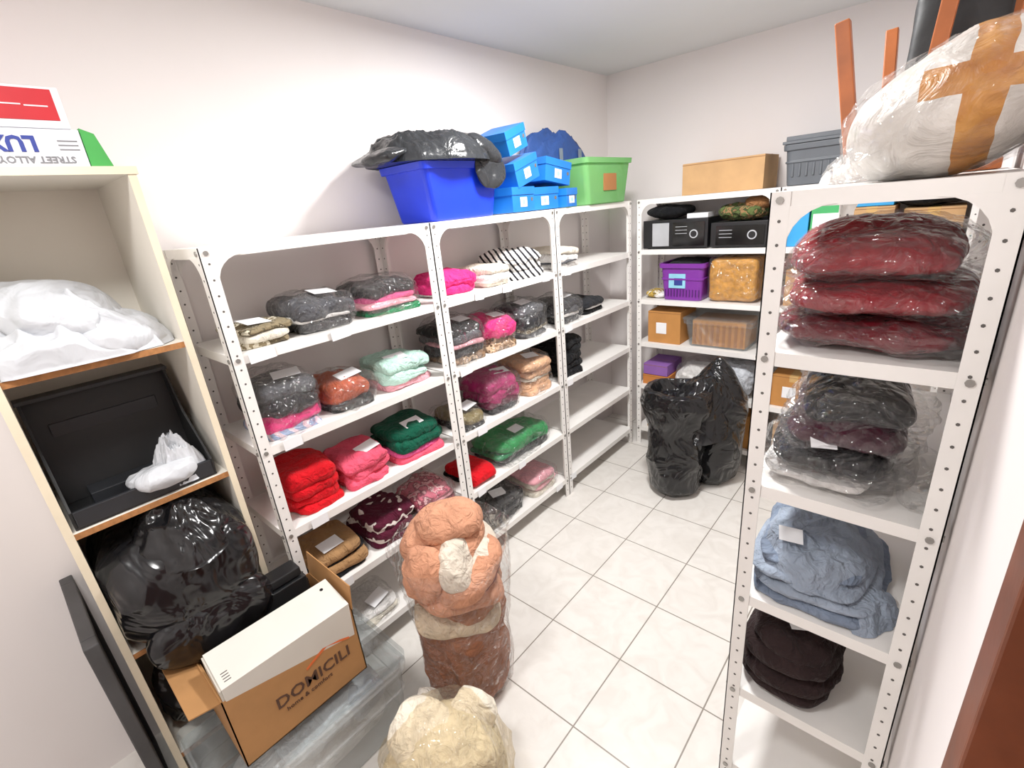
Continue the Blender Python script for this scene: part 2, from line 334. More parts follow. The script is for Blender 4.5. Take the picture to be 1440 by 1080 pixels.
LS('folded_cream_clothes',1.76,1.97,1,.3,[(cream,.035),(wht,.035),(cream,.03)],False,0,22)
LS('folded_striped_shirts',2.0,2.29,1,.3,[(stripe,.045),(stripe,.05),(stripe,.05)],False,0,23)
LS('bagged_dark_clothes',1.48,1.74,2,.31,[(camoB,.045),(dgrey,.05),(lpink,.018),(grey,.04),(blk,.04)],True,1,24)
LS('bagged_pink_brown_clothes',1.77,1.99,2,.3,[(camoB,.05),(camoB,.04),(hot,.07)],True,1,25)
LS('bagged_grey_shirts',2.03,2.29,2,.3,[(grey,.04),(camo,.03),(dgrey,.06),(grey,.05)],True,1,26)
LS('folded_olive_clothes',1.48,1.67,3,.3,[(blk,.03),(olive,.05)],True,1,27)
LS('bagged_magenta_clothes',1.71,1.99,3,.3,[(blk,.03),(maroon,.035),(magenta,.06),(magenta,.07)],True,1,28)
LS('folded_peach_clothes',2.03,2.30,3,.3,[(peach,.045),(peach,.045),(ivory,.025),(peach,.05),(peach,.04)],True,1,29)
LS('folded_scarlet_clothes',1.49,1.68,4,.28,[(blk,.02),(red,.05)],False,0,30)
LS('folded_kelly_green_clothes',1.72,2.26,4,.32,[(blk,.05),(green,.02),(kgreen,.06)],True,1,31)
LS('bagged_black_clothes',1.50,1.94,5,.3,[(blk,.05),(dgrey,.04),(blk,.05)],True,1,32)
LS('bagged_floral_clothes',1.99,2.28,5,.3,[(ivory,.04),(lpink,.02),(ivory,.04),(lpink,.03)],True,0,33)
LS('folded_white_clothes',2.40,2.64,1,.3,[(wht,.035),(grey,.012),(wht,.04),(cream,.03)],False,0,41)
LS('bagged_black_and_white_clothes',2.40,2.67,2,.3,[(dgrey,.04),(wht,.02),(grey,.04),(dgrey,.04)],True,1,42)
LS('folded_black_clothes',2.70,2.95,2,.29,[(blk,.04),(wht,.015),(dgrey,.035)],False,0,43)
LS('folded_black_trousers',2.40,2.66,3,.3,[(blk,.05),(blk,.05),(blk,.05),(blk,.05),(blk,.04)],False,0,44)
# right unit, stacks seen end-on
mar=C('#8a0c1a'); mar2=C('#640816'); plum=C('#3a0c1f'); br=C('#2b1f1f')
def bagged(name,z0,items,labels):
    b=B()
    for i,(mm,cx,cy,dz,w,l,t,sd) in enumerate(items):
        b.blob((cx,cy,z0+dz),(w,l,t),G(mm),n=48,p1=4.5,p2=2.5,amp=.012,freq=15,seed=sd,zmin=z0+.001,xlim=(-.298,.085),rot=(.02*i,.025*(1-i),.05*i),octv=4,ridge=i%2==0,sag=.015*i)
        b.blob((cx+.012,cy-.008,z0+dz),(w+.05,l+.045,t*1.10),FILM,n=44,p1=5,p2=2.0,amp=.013,freq=24,seed=sd+10,zmin=z0+.001,ridge=True,xlim=(-.298,.088),rot=(.02*i,.025*(1-i),.05*i),sag=.015*i)
    b.blob((.04,1.36,z0+.05),(.09,.24,.08),FILM,rot=(.2,.3,.2),n=26,amp=.014,freq=30,seed=99,zmin=z0+.001,ridge=True,xlim=(-.3,.088))
    for (x,y,z) in labels: b.obox((x,y,z),(.055,.05,.001),(.7,.05,.4),paper)
    b.done(name,recalc=False)
bagged('bagged_maroon_clothes',LR[1],[(mar2,-.105,1.48,.042,.37,.50,.085,60),(mar,-.115,1.47,.128,.35,.48,.09,61),(mar,-.13,1.46,.222,.32,.46,.105,62)],[])
bagged('bagged_plum_and_black_clothes',LR[2],[(wht,-.16,1.43,.03,.24,.38,.055,63),(blk,-.15,1.42,.095,.27,.38,.10,64),(plum,-.13,1.44,.175,.25,.40,.075,65),(blk,-.12,1.46,.24,.23,.40,.07,66)],[(-.15,1.245,LR[2]+.15)])
jean=C('#98a4b5'); jean2=C('#7b889c')
bb=B()
for i,(x,y,dz,w,l,t,mm,rz) in enumerate(((-.13,1.44,.022,.32,.44,.05,jean2,0),(-.14,1.43,.055,.31,.42,.05,jean,.05),(-.15,1.42,.088,.29,.40,.05,jean,-.06),(-.155,1.43,.118,.25,.36,.04,jean2,.08))):
    bb.blob((x,y,LR[3]+dz),(w,l,t),mm,n=34,p1=5,p2=2.4,amp=.008,freq=18,seed=80+i,zmin=LR[3]+.001,xlim=(-.296,.088),rot=(0,.03*(i-1),rz),ridge=True,sag=.012)
bb.heap((-.15,1.41,LR[3]+.105),.27,.34,.055,jean,seed=84,amp=.6,pw=3,k=1.6,peak=(-.03,-.03),hang=.035,wob=.18)
bb.heap((-.01,1.33,LR[3]+.002),.15,.20,.055,jean,seed=83,amp=.5,pw=2.4,k=1.6,xlim=(-.12,.085))
bb.obox((-.20,1.31,LR[3]+.175),(.06,.05,.001),(.3,.1,.3),paper)
bb.done('folded_denim_blue_clothes',recalc=False)
bb=B(); z=LR[4]+.001
for i,(x,dz,w,l,t,rz) in enumerate(((-.165,.035,.25,.34,.08,0),(-.165,.09,.26,.35,.08,.1),(-.16,.145,.25,.33,.08,-.1),(-.165,.19,.22,.30,.075,.15))):
    bb.blob((x,1.38,z+dz),(w,l,t),br,n=34,p1=2.8,p2=2.4,amp=.010,freq=16,seed=90+i,zmin=z,rot=(.08*(i%2),.06*(1-i%3),rz),ridge=True)
bb.heap((-.165,1.37,z+.17),.22,.28,.07,br,seed=95,amp=.4,pw=3,k=1.8,hang=.03)
bb.obox((-.15,1.31,LR[4]+.25),(.055,.045,.001),(.2,.1,.6),paper)
bb.done('folded_dark_brown_clothes',recalc=False)
# ------------------------------------------------------------------ tops of left units
blueP=solid('blue_plastic','#0e34d8',.35,var=.06,bst=0); blueC=solid('blue_corrugated_plastic','#126cc4',.45,var=.12,bst=.1)
BAG=binbag()
b=B(); b.tub(-1.90,1.70,1.901,.27,.40,.31,.49,.25,blueP,ribs=False,rim=.014); b.done('blue_storage_tub')
b=B(); gp=solid('grey_bag_plastic','#26282b',.24,var=.2,vs=10,bs=8,bst=.6,bd=.03)
b.heap((-1.91,1.65,2.153),.44,.64,.115,gp,seed=7,amp=.55,pw=3.5,k=1.9,hang=0,ew=.6,wob=.14,nr=60,na=160)
b.blob((-1.92,1.36,2.185),(.30,.20,.045),gp,rot=(.25,0,0),n=30,amp=.014,freq=14,seed=10,ridge=True,p1=2.6)
b.blob((-1.728,1.85,2.115),(.03,.20,.17),gp,rot=(.35,-.1,0),n=34,amp=.012,freq=18,seed=9,ridge=True,p1=2.5)
b.blob((-1.80,1.86,2.20),(.2,.24,.1),gp,rot=(-.4,.3,0),n=34,amp=.018,freq=14,seed=8,ridge=True)
b.done('black_plastic_bag',recalc=False)
def shoebox(name,c,d,rot,lab=True):
    b=B(); b.T=Matrix.Translation(c)@Euler(rot).to_matrix().to_4x4()
    x,y,z=d; b.box(-x/2,x/2,-y/2,y/2,0,z-.0,blueC); b.box(-x/2-.004,x/2+.004,-y/2-.004,y/2+.004,z-.035,z+.003,blueC)
    if lab: b.box(x/2,x/2+.0015,-.03,.03,z*.2,z*.6,paper); b.cyl((x/2+.0015,0,z*.4),(x/2+.0022,0,z*.4),.013,.013,solid('light_blue_print','#8fd0e8',.5),16)
    b.cyl((x/2,y/2-.022,z*.5),(x/2+.001,y/2-.022,z*.5),.01,.01,dk,12)
    return b.done(name,.002)
shoebox('blue_shoe_box',(-1.845,2.09,1.905),(.22,.20,.12),(0,0,.08)); shoebox('blue_shoe_box',(-1.86,2.33,1.905),(.20,.22,.115),(0,0,-.12))
shoebox('blue_shoe_box',(-1.84,2.15,2.05),(.21,.22,.12),(.28,0,.1)); shoebox('blue_shoe_box',(-1.84,2.42,2.04),(.21,.22,.12),(-.16,0,-.05)); shoebox('blue_shoe_box',(-1.84,2.09,2.20),(.2,.18,.11),(.32,0,.1))
shoebox('blue_shoe_box',(-1.79,2.52,1.905),(.14,.12,.10),(0,0,.1))
gt=film('green_translucent_plastic','#93d98a',.04,.2,.5,.2,2)
b=B(); b.tub(-1.83,2.93,1.901,.24,.46,.27,.56,.27,gt,ribs=False); b.box(-1.92,-1.88,2.78,3.08,1.91,2.09,C('#4c9a52')); b.box(-1.86,-1.80,2.76,2.9,1.91,2.06,wht); b.box(-1.703,-1.700,2.86,3.02,1.98,2.08,solid('tan_label','#a9703f',.7)); b.done('green_storage_tub')
nb=solid('navy_nylon','#2a4f96',.6,var=.2,bs=12,bst=.6,bd=.02); gb=solid('grey_nylon','#7f8a98',.6)
b=B(); b.heap((-2.065,2.86,1.902),.16,.80,.44,nb,seed=12,amp=.18,pw=4,k=1.3,ew=.5,xlim=(-2.15,-1.985),nr=50); 
for y in (2.80,3.02): b.box(-1.987,-1.980,y,y+.03,1.91,2.26,gb)
b.done('blue_duffel_bag',recalc=False)
# ------------------------------------------------------------------ back unit contents
card=solid('cardboard','#c49a6a',.8,var=.1,vs=8,bs=50,bst=.15); cardD=solid('cardboard_dark','#8f6238',.85); tape=solid('packing_tape','#cfa566',.25,var=.05,bst=0)
cardO=solid('cardboard_orange','#c08342',.8)
def carton(name,x0,x1,y0,y1,z0,z1,m=card,tp=True,front='y',lab=None):
    b=B(); b.box(x0,x1,y0,y1,z0,z1,m); xm=(x0+x1)/2; ym=(y0+y1)/2
    b.box(x0-.001,x1+.001,ym-.002,ym+.002,z1-.001,z1+.001,cardD)
    b.box(x0-.0015,x1+.0015,y0-.0015,y0+.001,z1-.012,z1-.009,cardD)
    if tp: b.box(xm-.025,xm+.025,y0-.001,y1+.001,z1-.04,z1+.001,tape)
    if lab: b.box(xm-.06,xm+.02,y0-.002,y0,z0+(z1-z0)*.3,z0+(z1-z0)*.65,lab)
    return b.done(name,.002)
carton('cardboard_box',-1.40,-.90,3.36,3.66,1.901,2.095,card,False)
gcr=solid('grey_plastic','#5c6167',.45,var=.06)
b=B(); b.tub(-.63,3.50,1.901,.29,.30,.32,.33,.22,gcr,ribs=True); b.box(-.805,-.455,3.325,3.68,2.124,2.14,gcr); b.box(-.79,-.47,3.34,3.665,2.14,2.165,gcr)
for k in range(7): b.box(-.75+k*.035,-.738+k*.035,3.338,3.35,1.95,2.02,gcr)
b.done('grey_storage_crate',.003)
bpl=solid('black_plastic','#17181a',.35,var=.1,bst=0); slv=solid('silver_panel','#c3c6cb',.35,.3,bst=0); bgl=solid('black_gloss','#0a0a0b',.12,bst=0)
def tower(name,x0,x1,y0,y1,z0,z1,side):
    b=B(); b.box(x0,x1,y0,y1,z0+.006,z1,bpl); 
    for x in (x0+.03,x1-.03): b.cyl((x,y0+.04,z0),(x,y0+.04,z0+.006),.012,.012,bpl); b.cyl((x,y1-.04,z0),(x,y1-.04,z0+.006),.012,.012,bpl)
    w=x1-x0;h=z1-z0
    if side: b.box(x0+.07,x0+w*.42,y0-.004,y0,z0+.02,z1-.02,slv)
    s0=x0+w*(.48 if side else .1)
    b.box(s0,x1-.02,y0-.006,y0,z0+.02,z1-.02,bgl)
    for k in range(3): b.box(s0+.02,s0+.10,y0-.008,y0-.006,z1-.05-k*.022,z1-.047-k*.022,slv)
    b.cyl((x1-.09,y0-.006,z0+h*.5),(x1-.09,y0-.009,z0+h*.5),.028,.028,slv,24); b.cyl((x1-.09,y0-.009,z0+h*.5),(x1-.09,y0-.011,z0+h*.5),.021,.021,bpl,24)
    b.done(name,.003)
tower('computer_tower',-1.655,-1.20,3.315,3.66,1.561,1.755,True); tower('computer_tower',-1.18,-.835,3.315,3.66,1.561,1.72,False)
b=B(); b.blob((-1.52,3.46,1.805),(.29,.28,.085),blk,n=24,amp=.012,freq=20,seed=3,zmin=1.757); b.done('folded_black_coat',recalc=False)
b=B(); b.box(-1.36,-1.22,3.36,3.5,1.756,1.785,paper); b.done('small_white_box',.001)
b=B(); b.blob((-1.02,3.47,1.775),(.28,.26,.09),C('#5c6b3c','camo','#9a7650'),n=24,amp=.02,freq=24,seed=4,zmin=1.723,ridge=True); b.blob((-.93,3.45,1.82),(.15,.2,.09),C('#9a6a42'),n=18,amp=.012,freq=24,seed=5,zmin=1.723); b.done('knitted_scarf_bundle',recalc=False)
pur=solid('purple_plastic','#7a2f9a',.35,var=.06,bst=0); lb=solid('light_blue_print','#8fd0e8',.5)
bl0=solid('navy_print','#2a3a8c',.5,bst=0)
b=B(); b.tub(-1.37,3.48,1.201,.27,.30,.31,.33,.26,pur,ribs=True); b.box(-1.46,-1.34,3.318,3.324,1.29,1.39,lb); b.box(-1.42,-1.36,3.316,3.318,1.31,1.36,bl0)
for i in range(12): b.box(-1.49+i*.022,-1.483+i*.022,3.322,3.326,1.23,1.28,solid('purple_dark','#4a1a66',.4))
b.blob((-1.37,3.48,1.45),(.26,.28,.06),dgrey,n=14,amp=.01); b.done('purple_storage_basket')
yel=solid('yellow_print_fabric','#c98b28',.6,var=.3,vs=30)
b=B(); b.blob((-1.035,3.475,1.35),(.31,.28,.29),G(yel),n=26,p1=8,p2=8,amp=.008,freq=18,seed=6,zmin=1.202); b.blob((-1.035,3.475,1.352),(.33,.30,.31),FILM,n=26,p1=8,p2=8,amp=.007,freq=30,seed=6,zmin=1.202,ridge=True); b.done('bagged_yellow_fabric',recalc=False)
b=B(); b.blob((-1.60,3.42,1.235),(.12,.16,.06),C('#c9a64e','camo','#efe6d0'),n=14,zmin=1.202,seed=8); b.blob((-1.55,3.40,1.225),(.08,.1,.04),wht,n=12,zmin=1.202,seed=9); b.done('craft_supplies_bundle',recalc=False)
carton('cardboard_box',-1.62,-1.37,3.33,3.62,.871,1.11,cardO,False,lab=paper)
clr=film('clear_bin_plastic','#f8fafa',.03,.25,.20,.12,2); clr2=film('very_clear_bin_plastic','#f6f9fa',.03,.25,.06,.12,2)
b=B(); b.tub(-1.11,3.49,.871,.40,.30,.46,.34,.20,clr2); b.box(-1.29,-.93,3.36,3.62,.88,1.06,solid('orange_fabric','#d58a35',.7,var=.2)); b.box(-1.345,-.875,3.31,3.67,1.072,1.085,clr2); 
for i in range(9): b.box(-1.28+i*.04,-1.262+i*.04,3.355,3.36,.885,1.04,solid('orange_fold','#b86f22',.7))
b.done('clear_storage_bin')
carton('purple_cardboard_box',-1.66,-1.45,3.33,3.6,.521,.60,solid('orange_box','#c77a36',.7),False); carton('purple_cardboard_box',-1.655,-1.46,3.33,3.6,.605,.69,solid('purple_box','#8a5aa8',.6),False)
b=B(); b.blob((-1.27,3.46,.61),(.28,.28,.18),wht,n=24,amp=.016,freq=24,seed=14,zmin=.522,ridge=True); b.blob((-1.0,3.46,.64),(.3,.28,.24),C('#cfd3da'),n=24,amp=.016,freq=24,seed=15,zmin=.522,ridge=True); b.blob((-1.13,3.455,.64),(.56,.31,.25),FILM,n=26,amp=.012,freq=40,seed=16,zmin=.522,ridge=True); b.done('bagged_white_linens',recalc=False)
carton('cardboard_box',-1.05,-.82,3.33,3.6,.151,.40,cardO,False,lab=paper)
carton('cardboard_box',-1.62,-1.2,3.33,3.6,.151,.38,card,True)
b=B(); b.box(-.735,-.63,3.33,3.62,1.561,1.82,solid('sky_blue_card','#2f9fe0',.5)); b.done('blue_document_folder',.003)
b=B(); b.box(-.62,-.47,3.33,3.62,1.561,1.80,solid('green_card','#3fae63',.5)); b.box(-.61,-.48,3.328,3.33,1.66,1.74,paper); b.done('green_document_folder',.003)
carton('cardboard_box',-.44,-.24,3.34,3.62,1.561,1.76,card,True); carton('cardboard_box',-.20,.04,3.34,3.62,1.561,1.74,card,True)
b=B(); b.blob((-.10,3.48,1.80),(.3,.26,.11),blk,n=18,amp=.012,zmin=1.743,seed=17,xlim=(-.3,.09)); b.done('black_cloth_bundle',recalc=False)
b=B(); b.box(-.43,-.25,3.36,3.6,1.763,1.81,solid('sky_blue_card','#2f9fe0',.5)); b.done('blue_flat_box',.002)
carton('cardboard_box',-.72,-.42,3.34,3.62,1.201,1.42,card,True); carton('cardboard_box',-.36,-.02,3.34,3.62,.871,1.1,card,True)
carton('cardboard_box',-.74,-.48,3.34,3.62,.521,.74,cardO,True,lab=paper)
carton('cardboard_box',-.70,-.3,3.34,3.62,.151,.40,card,True)
# ------------------------------------------------------------------ right unit top: upturned chair, backpack, taped bundle
lw=solid('orange_wood','#a85a28',.4,var=.2,vs=10,bs=40,bst=.1)
b=B(); b.box(-.27,.07,1.82,2.10,1.912,1.94,lw)
def leg(p0,p1,w=.036):
    p0=Vector(p0);p1=Vector(p1); d=(p1-p0); L=d.length; q=Vector((0,0,1)).rotation_difference(d.normalized()).to_matrix().to_4x4()
    T=b.T; b.T=Matrix.Translation(p0)@q; b.box(-w/2,w/2,-w/2,w/2,0,L,lw); b.T=T
leg((-.25,1.86,1.93),(-.325,1.86,2.335)); leg((-.20,2.08,1.935),(-.235,2.12,2.335),.032); leg((.04,2.07,1.935),(.045,2.11,2.38)); leg((-.12,1.84,1.935),(-.085,1.80,2.42),.034)
leg((.05,1.84,1.935),(.06,1.80,2.42),.034)
leg((-.25,1.86,2.0),(-.12,1.84,2.0),.024); leg((-.20,2.08,2.02),(.04,2.07,2.02),.024); leg((-.12,1.84,2.0),(.05,1.84,2.0),.024); leg((-.255,1.87,2.0),(-.20,2.07,2.02),.024); b.done('wooden_chair',.003)
b=B(); b.blob((-.045,1.96,2.20),(.26,.15,.48),solid('black_nylon','#101215',.55,bst=.3),n=28,p1=5,p2=4,amp=.008,freq=20,seed=20,zmin=2.04,xlim=(-.185,.028),ylim=(1.88,2.04))
b.cyl((-.10,1.95,2.43),(-.0,1.95,2.43),.012,.012,bpl); b.done('black_backpack',recalc=False)
m,nt,p=base('taped_white_fabric'); tc=nt.nodes.new('ShaderNodeTexCoord'); sp=nt.nodes.new('ShaderNodeSeparateXYZ'); v=tc.outputs['Object']
dn=nt.nodes.new('ShaderNodeTexNoise'); dn.inputs['Scale'].default_value=10; nt.links.new(v,dn.inputs['Vector'])
ad=nt.nodes.new('ShaderNodeVectorMath'); ad.operation='MULTIPLY_ADD'; ad.inputs[1].default_value=(.02,.02,.02); nt.links.new(dn.outputs['Color'],ad.inputs[0]); nt.links.new(v,ad.inputs[2]); nt.links.new(ad.outputs[0],sp.inputs[0])
def mth(op,a,bv,c=None):
    n=nt.nodes.new('ShaderNodeMath'); n.operation=op
    for i,x in enumerate((a,bv,c)):
        if x is None: continue
        if isinstance(x,(int,float)): n.inputs[i].default_value=x
        else: nt.links.new(x,n.inputs[i])
    return n.outputs[0]
X,Y,Z=sp.outputs
vb=mth('LESS_THAN',mth('ABSOLUTE',mth('SUBTRACT',X,.085),None),.026)
hb=mth('MULTIPLY',mth('LESS_THAN',mth('ABSOLUTE',mth('SUBTRACT',Z,.165),None),.024),mth('GREATER_THAN',X,.0))
fy=mth('LESS_THAN',Y,.12); tm=mth('MULTIPLY',mth('MAXIMUM',vb,hb),fy)
mx=nt.nodes.new('ShaderNodeMix'); mx.data_type='RGBA'; nt.links.new(tm,mx.inputs[0])
nt.links.new(ramp(nt,noise(nt,v,10,4),[(.3,lin('#c2bbb3')),(.7,lin('#e2dcd5'))]),mx.inputs[6]); nt.links.new(ramp(nt,noise(nt,v,26,4),[(.3,lin('#a8661f')),(.7,lin('#c88a3c'))]),mx.inputs[7])
nt.links.new(mx.outputs[2],p.inputs['Base Color']); p.inputs['Roughness'].default_value=.4; p.inputs['Coat Weight'].default_value=.4; p.inputs['Coat Roughness'].default_value=.12
bump(nt,noise(nt,v,13,5,1.5),p,.8,.02); wb=m
b=B(); b.blob((-.025,1.42,2.035),(.38,.44,.235),wb,rot=(0,-.38,0),n=50,p1=2.4,p2=2.3,amp=.009,freq=16,seed=21,zmin=1.912,xlim=(-.26,.104),ridge=True)
b.blob((-.025,1.42,2.035),(.395,.455,.25),film('bundle_film',gl=.02,fres=.2,haze=.01),rot=(0,-.38,0),n=40,p1=2.4,p2=2.2,amp=.010,freq=28,seed=22,zmin=1.912,xlim=(-.25,.106),ridge=True)
b.blob((-.165,1.36,1.945),(.13,.26,.07),FILM,rot=(0,-.3,.2),n=24,amp=.014,freq=40,seed=24,zmin=1.912,ridge=True)
b.done('taped_white_bundle',recalc=False)
b=B(); b.heap((-.235,1.70,1.912),.13,.18,.06,wht,seed=23,amp=.5); b.done('crumpled_white_bag',recalc=False)
# ------------------------------------------------------------------ wooden bookcase
lam=solid('white_laminate','#eee8dc',.5,var=.04,vs=3,bst=.02); edge=solid('particleboard_edge','#a8703f',.8,var=.25,vs=60); cr=solid('cream_edge','#e6d9be',.6,var=.08)
b=B(); y0,y1,xb,xf=-.035,.415,-2.15,-1.72
SH=[1.635,1.175,.715,.25]
for (a,c) in ((y0,y0+.02),(y1-.02,y1)):
    b.box(xb,xf-.002,a,c,0,2.11,lam); b.box(xf-.002,xf,a,c,0,2.11,cr)
b.box(xb,xf,y0-.005,y1+.005,2.11,2.13,lam); b.box(xf,xf+.003,y0-.005,y1+.005,2.11,2.13,cr)
b.box(xb,xb+.006,y0+.02,y1-.02,0,2.11,lam)
for z in SH+[.07]:
    b.box(xb+.006,xf-.008,y0+.02,y1-.02,z-.018,z,lam); b.box(xf-.008,xf-.005,y0+.02,y1-.02,z-.018,z,edge)
b.done('wooden_bookcase')
b=B(); wt=solid('white_box_card','#e3e4e9',.5,bst=0); rd=solid('red_print','#bb1c26',.45,bst=0); gn=solid('green_print','#3d9b45',.5,bst=0); bl=bl0; gi=solid('grey_ink','#77787c',.6)
b.box(-2.08,-1.74,.0,.325,2.131,2.218,wt); 
b.prism([(-2.08,.327,2.131),(-2.08,.375,2.131),(-2.08,.355,2.21),(-2.08,.327,2.222)],(.343,0,0),gn)
b.text('LUX',.048,(-1.739,.235,2.20),(0,-1,0),(0,0,-1),bl,.002); b.text('Vision',.034,(-1.739,.135,2.195),(0,-1,0),(0,0,-1),rd,.001); b.text('STREET ALLOY',.022,(-1.739,.30,2.155),(0,-1,0),(0,0,-1),gi,.0005)
for k in range(3): b.box(-1.74,-1.739,.275,.315,2.19-.01*k,2.193-.01*k,gi)
b.done('lamp_carton')
b=B(); b.box(-2.06,-1.755,.0,.315,2.2225,2.315,wt); b.box(-1.756,-1.7535,.0,.30,2.24,2.31,rd); b.box(-2.05,-1.765,.0,.305,2.3145,2.3165,rd)
for k in range(4): b.box(-1.754,-1.7525,.24-.05*k,.285-.05*k,2.27+.002*k,2.273+.002*k,wt)
b.done('red_carton',.001)
wpl=solid('white_plastic_bag','#c6c9ce',.36,var=.08,vs=8,bs=7,bst=.6,bd=.035)
b=B(); b.blob((-1.93,.14,1.75),(.36,.32,.22),wpl,n=60,p1=2.6,p2=2,rot=(-.35,.1,.2),amp=.020,freq=11,seed=31,zmin=1.637,ridge=True,octv=4,xlim=(-2.14,-1.72),ylim=(-.01,.39))
b.heap((-1.90,.18,1.637),.42,.48,.19,wpl,seed=131,amp=.55,pw=1.7,k=1.9,peak=(-.02,-.06),xlim=(-2.14,-1.71),ylim=(-.01,.39),nr=70,na=200,wob=.15)
b.blob((-1.80,.27,1.675),(.16,.22,.09),wpl,n=40,p1=2.6,rot=(-.2,.2,.3),amp=.014,freq=16,seed=32,zmin=1.637,ridge=True,ylim=(-.01,.39),xlim=(-2,-1.71)); b.done('white_plastic_bag',recalc=False)
# open black tray/bin tipped on its back: tall rear wall, tapering sides, low front lip
b=B(); b.T=Matrix.Translation((-1.95,.178,1.1765)); db=solid('dark_bezel','#1d1f23',.5,bst=0); bm_=solid('matte_black_plastic','#101113',.6,var=.15,bst=.1)
b.box(.0,.21,-.185,.190,0,.008,bm_)
b.prism([(.0,-.185,.008),(.008,-.185,.008),(-.045,-.185,.345),(-.055,-.185,.345)],(0,.375,0),bm_)
for y in (-.185,.182): b.prism([(.0,y,.008),(.21,y,.008),(.215,y,.06),(.06,y,.20),(-.005,y,.345),(-.05,y,.345)],(0,.008,0),bm_)
b.box(.202,.215,-.177,.182,.008,.058,db); b.box(-.058,.0,-.19,.195,.342,.354,db); b.box(.02,.10,-.12,.10,.009,.05,db); b.box(-.035,-.025,-.14,.14,.14,.26,db)
b.done('open_black_tray',.002)
b=B()
b.heap((-1.80,.285,1.188),.14,.15,.14,wpl,seed=33,amp=.5,k=2.0,ylim=(.12,.355),nr=50,na=140); b.blob((-1.80,.22,1.23),(.12,.14,.07),wpl,n=34,p1=2.5,amp=.014,freq=18,seed=34,ridge=True); b.blob((-1.745,.24,1.237),(.07,.16,.05),wpl,rot=(0,.5,0),n=30,p1=2.5,amp=.012,freq=18,seed=36,ridge=True); b.done('crumpled_plastic_bag',recalc=False)
b=B(); b.blob((-1.86,.19,.89),(.52,.40,.36),BAG,n=60,p1=4,p2=3,amp=.026,freq=8,seed=35,zmin=.717,ridge=True,octv=2,xlim=(-2.14,-1.56),ylim=(-.012,.392))
b.heap((-1.80,.22,.98),.40,.36,.16,BAG,seed=37,amp=.35,pw=2,k=1.6,ylim=(-.012,.392)); b.blob((-1.645,.20,.735),(.13,.36,.22),BAG,n=40,p1=3,p2=2.4,amp=.018,freq=10,seed=38,ridge=True,octv=2,xlim=(-1.708,-1.55)); b.done('stuffed_black_bag',recalc=False)
b=B(); b.blob((-1.90,.19,.42),(.42,.37,.33),BAG,n=44,p1=3,p2=2.6,amp=.026,freq=11,seed=36,zmin=.252,ridge=True,octv=2,xlim=(-2.14,-1.72),ylim=(-.01,.392)); b.done('stuffed_black_bag',recalc=False)
b=B(); g1=solid('dark_grey_board','#3a393a',.6,var=.3,vs=4); g2=solid('taupe_board','#5f5851',.6,var=.3,vs=4)
b.T=Matrix.Translation((-1.86,-.085,0))
for (x0,x1,z0_,z1_) in ((-.28,-.23,.001,.86),(.15,.20,.001,.86),(-.23,.15,.001,.05),(-.23,.15,.81,.86)): b.box(x0,x1,-.018,.018,z0_,z1_,g1)
b.box(-.23,.15,-.006,.006,.05,.81,g2)
b.T=None; b.done('framed_grey_panel',.004)
# ------------------------------------------------------------------ floor items
b=B(); b.tub(-1.515,.335,.001,.34,.60,.37,.66,.32,clr,ribs=True); 
b.blob((-1.515,.335,.12),(.3,.54,.2),wht,n=22,amp=.015,freq=16,seed=40,zmin=.012); b.blob((-1.5,.4,.23),(.26,.40,.12),C('#d4d6d8'),n=18,amp=.012,seed=41); b.blob((-1.42,.52,.22),(.12,.16,.12),C('#b9bec6'),n=18,amp=.012,seed=42)
b.tub(-1.515,.335,.325,.385,.675,.39,.68,.035,clr2,rim=.004,r=.03); b.done('clear_storage_bin')
dt=solid('brown_ink','#4a2d1c',.7,bst=0); oi=solid('orange_ink','#d5632a',.7,bst=0); cardB=solid('cardboard_brown','#ab7a48',.8,var=.1,vs=8,bs=50,bst=.15)
b=B(); X0,X1,Y0,Y1,Z0,Z1=-1.700,-1.385,.11,.545,.362,.645; t=.004
b.box(X0,X1,Y0,Y1,Z0,Z0+t,cardB); b.box(X0,X0+t,Y0,Y1,Z0,Z1,cardB); b.box(X1-t,X1,Y0,Y1,Z0,Z1,cardB); b.box(X0,X1,Y0,Y0+t,Z0,Z1,cardB); b.box(X0,X1,Y1-t,Y1,Z0,Z1,cardB)
b.obox(((X0+X1)/2,Y0-.035,Z1+.0),(X1-X0-.02,.004,.09),(1.35,0,0),cardB); b.obox(((X0+X1)/2-.0,Y1+.006,Z1+.045),(X1-X0,.004,.10),(-.12,0,0),cardB)
b.text('DOMICILI',.062,(X1+.001,Y0+.125,Z0+.115),(0,1,0),(0,0,1),dt,.0008)
b.text('home & comfort',.024,(X1+.001,Y0+.15,Z0+.085),(0,1,0),(0,0,1),dt)
for s in (1,-1):
    b.prism([(X1+.0005,Y0+.32,Z0+.225),(X1+.0005,Y0+.32,Z0+.212),(X1+.0005,Y0+.32-s*.08,Z0+.178),(X1+.0005,Y0+.32-s*.08,Z0+.186)],(.001,0,0),oi)
b.done('open_cardboard_box')
pcw=solid('beige_computer_case','#ddd9d0',.45,var=.04,bst=0)
b=B(); b.T=Matrix.Translation((-1.487,.33,.369))@Euler((0,.12,-.03)).to_matrix().to_4x4()
b.box(-.088,.075,-.205,.205,.02,.335,pcw); b.box(-.085,.073,-.211,-.205,.03,.33,solid('beige_bezel','#d0cbc0',.5,bst=0))
for k in range(4): b.box(.02+k*.011,.023+k*.011,-.19,-.17,.334,.337,dk)
b.cyl((-.05,.17,.334),(-.05,.17,.337),.006,.006,bpl); b.done('beige_computer_case',.008)
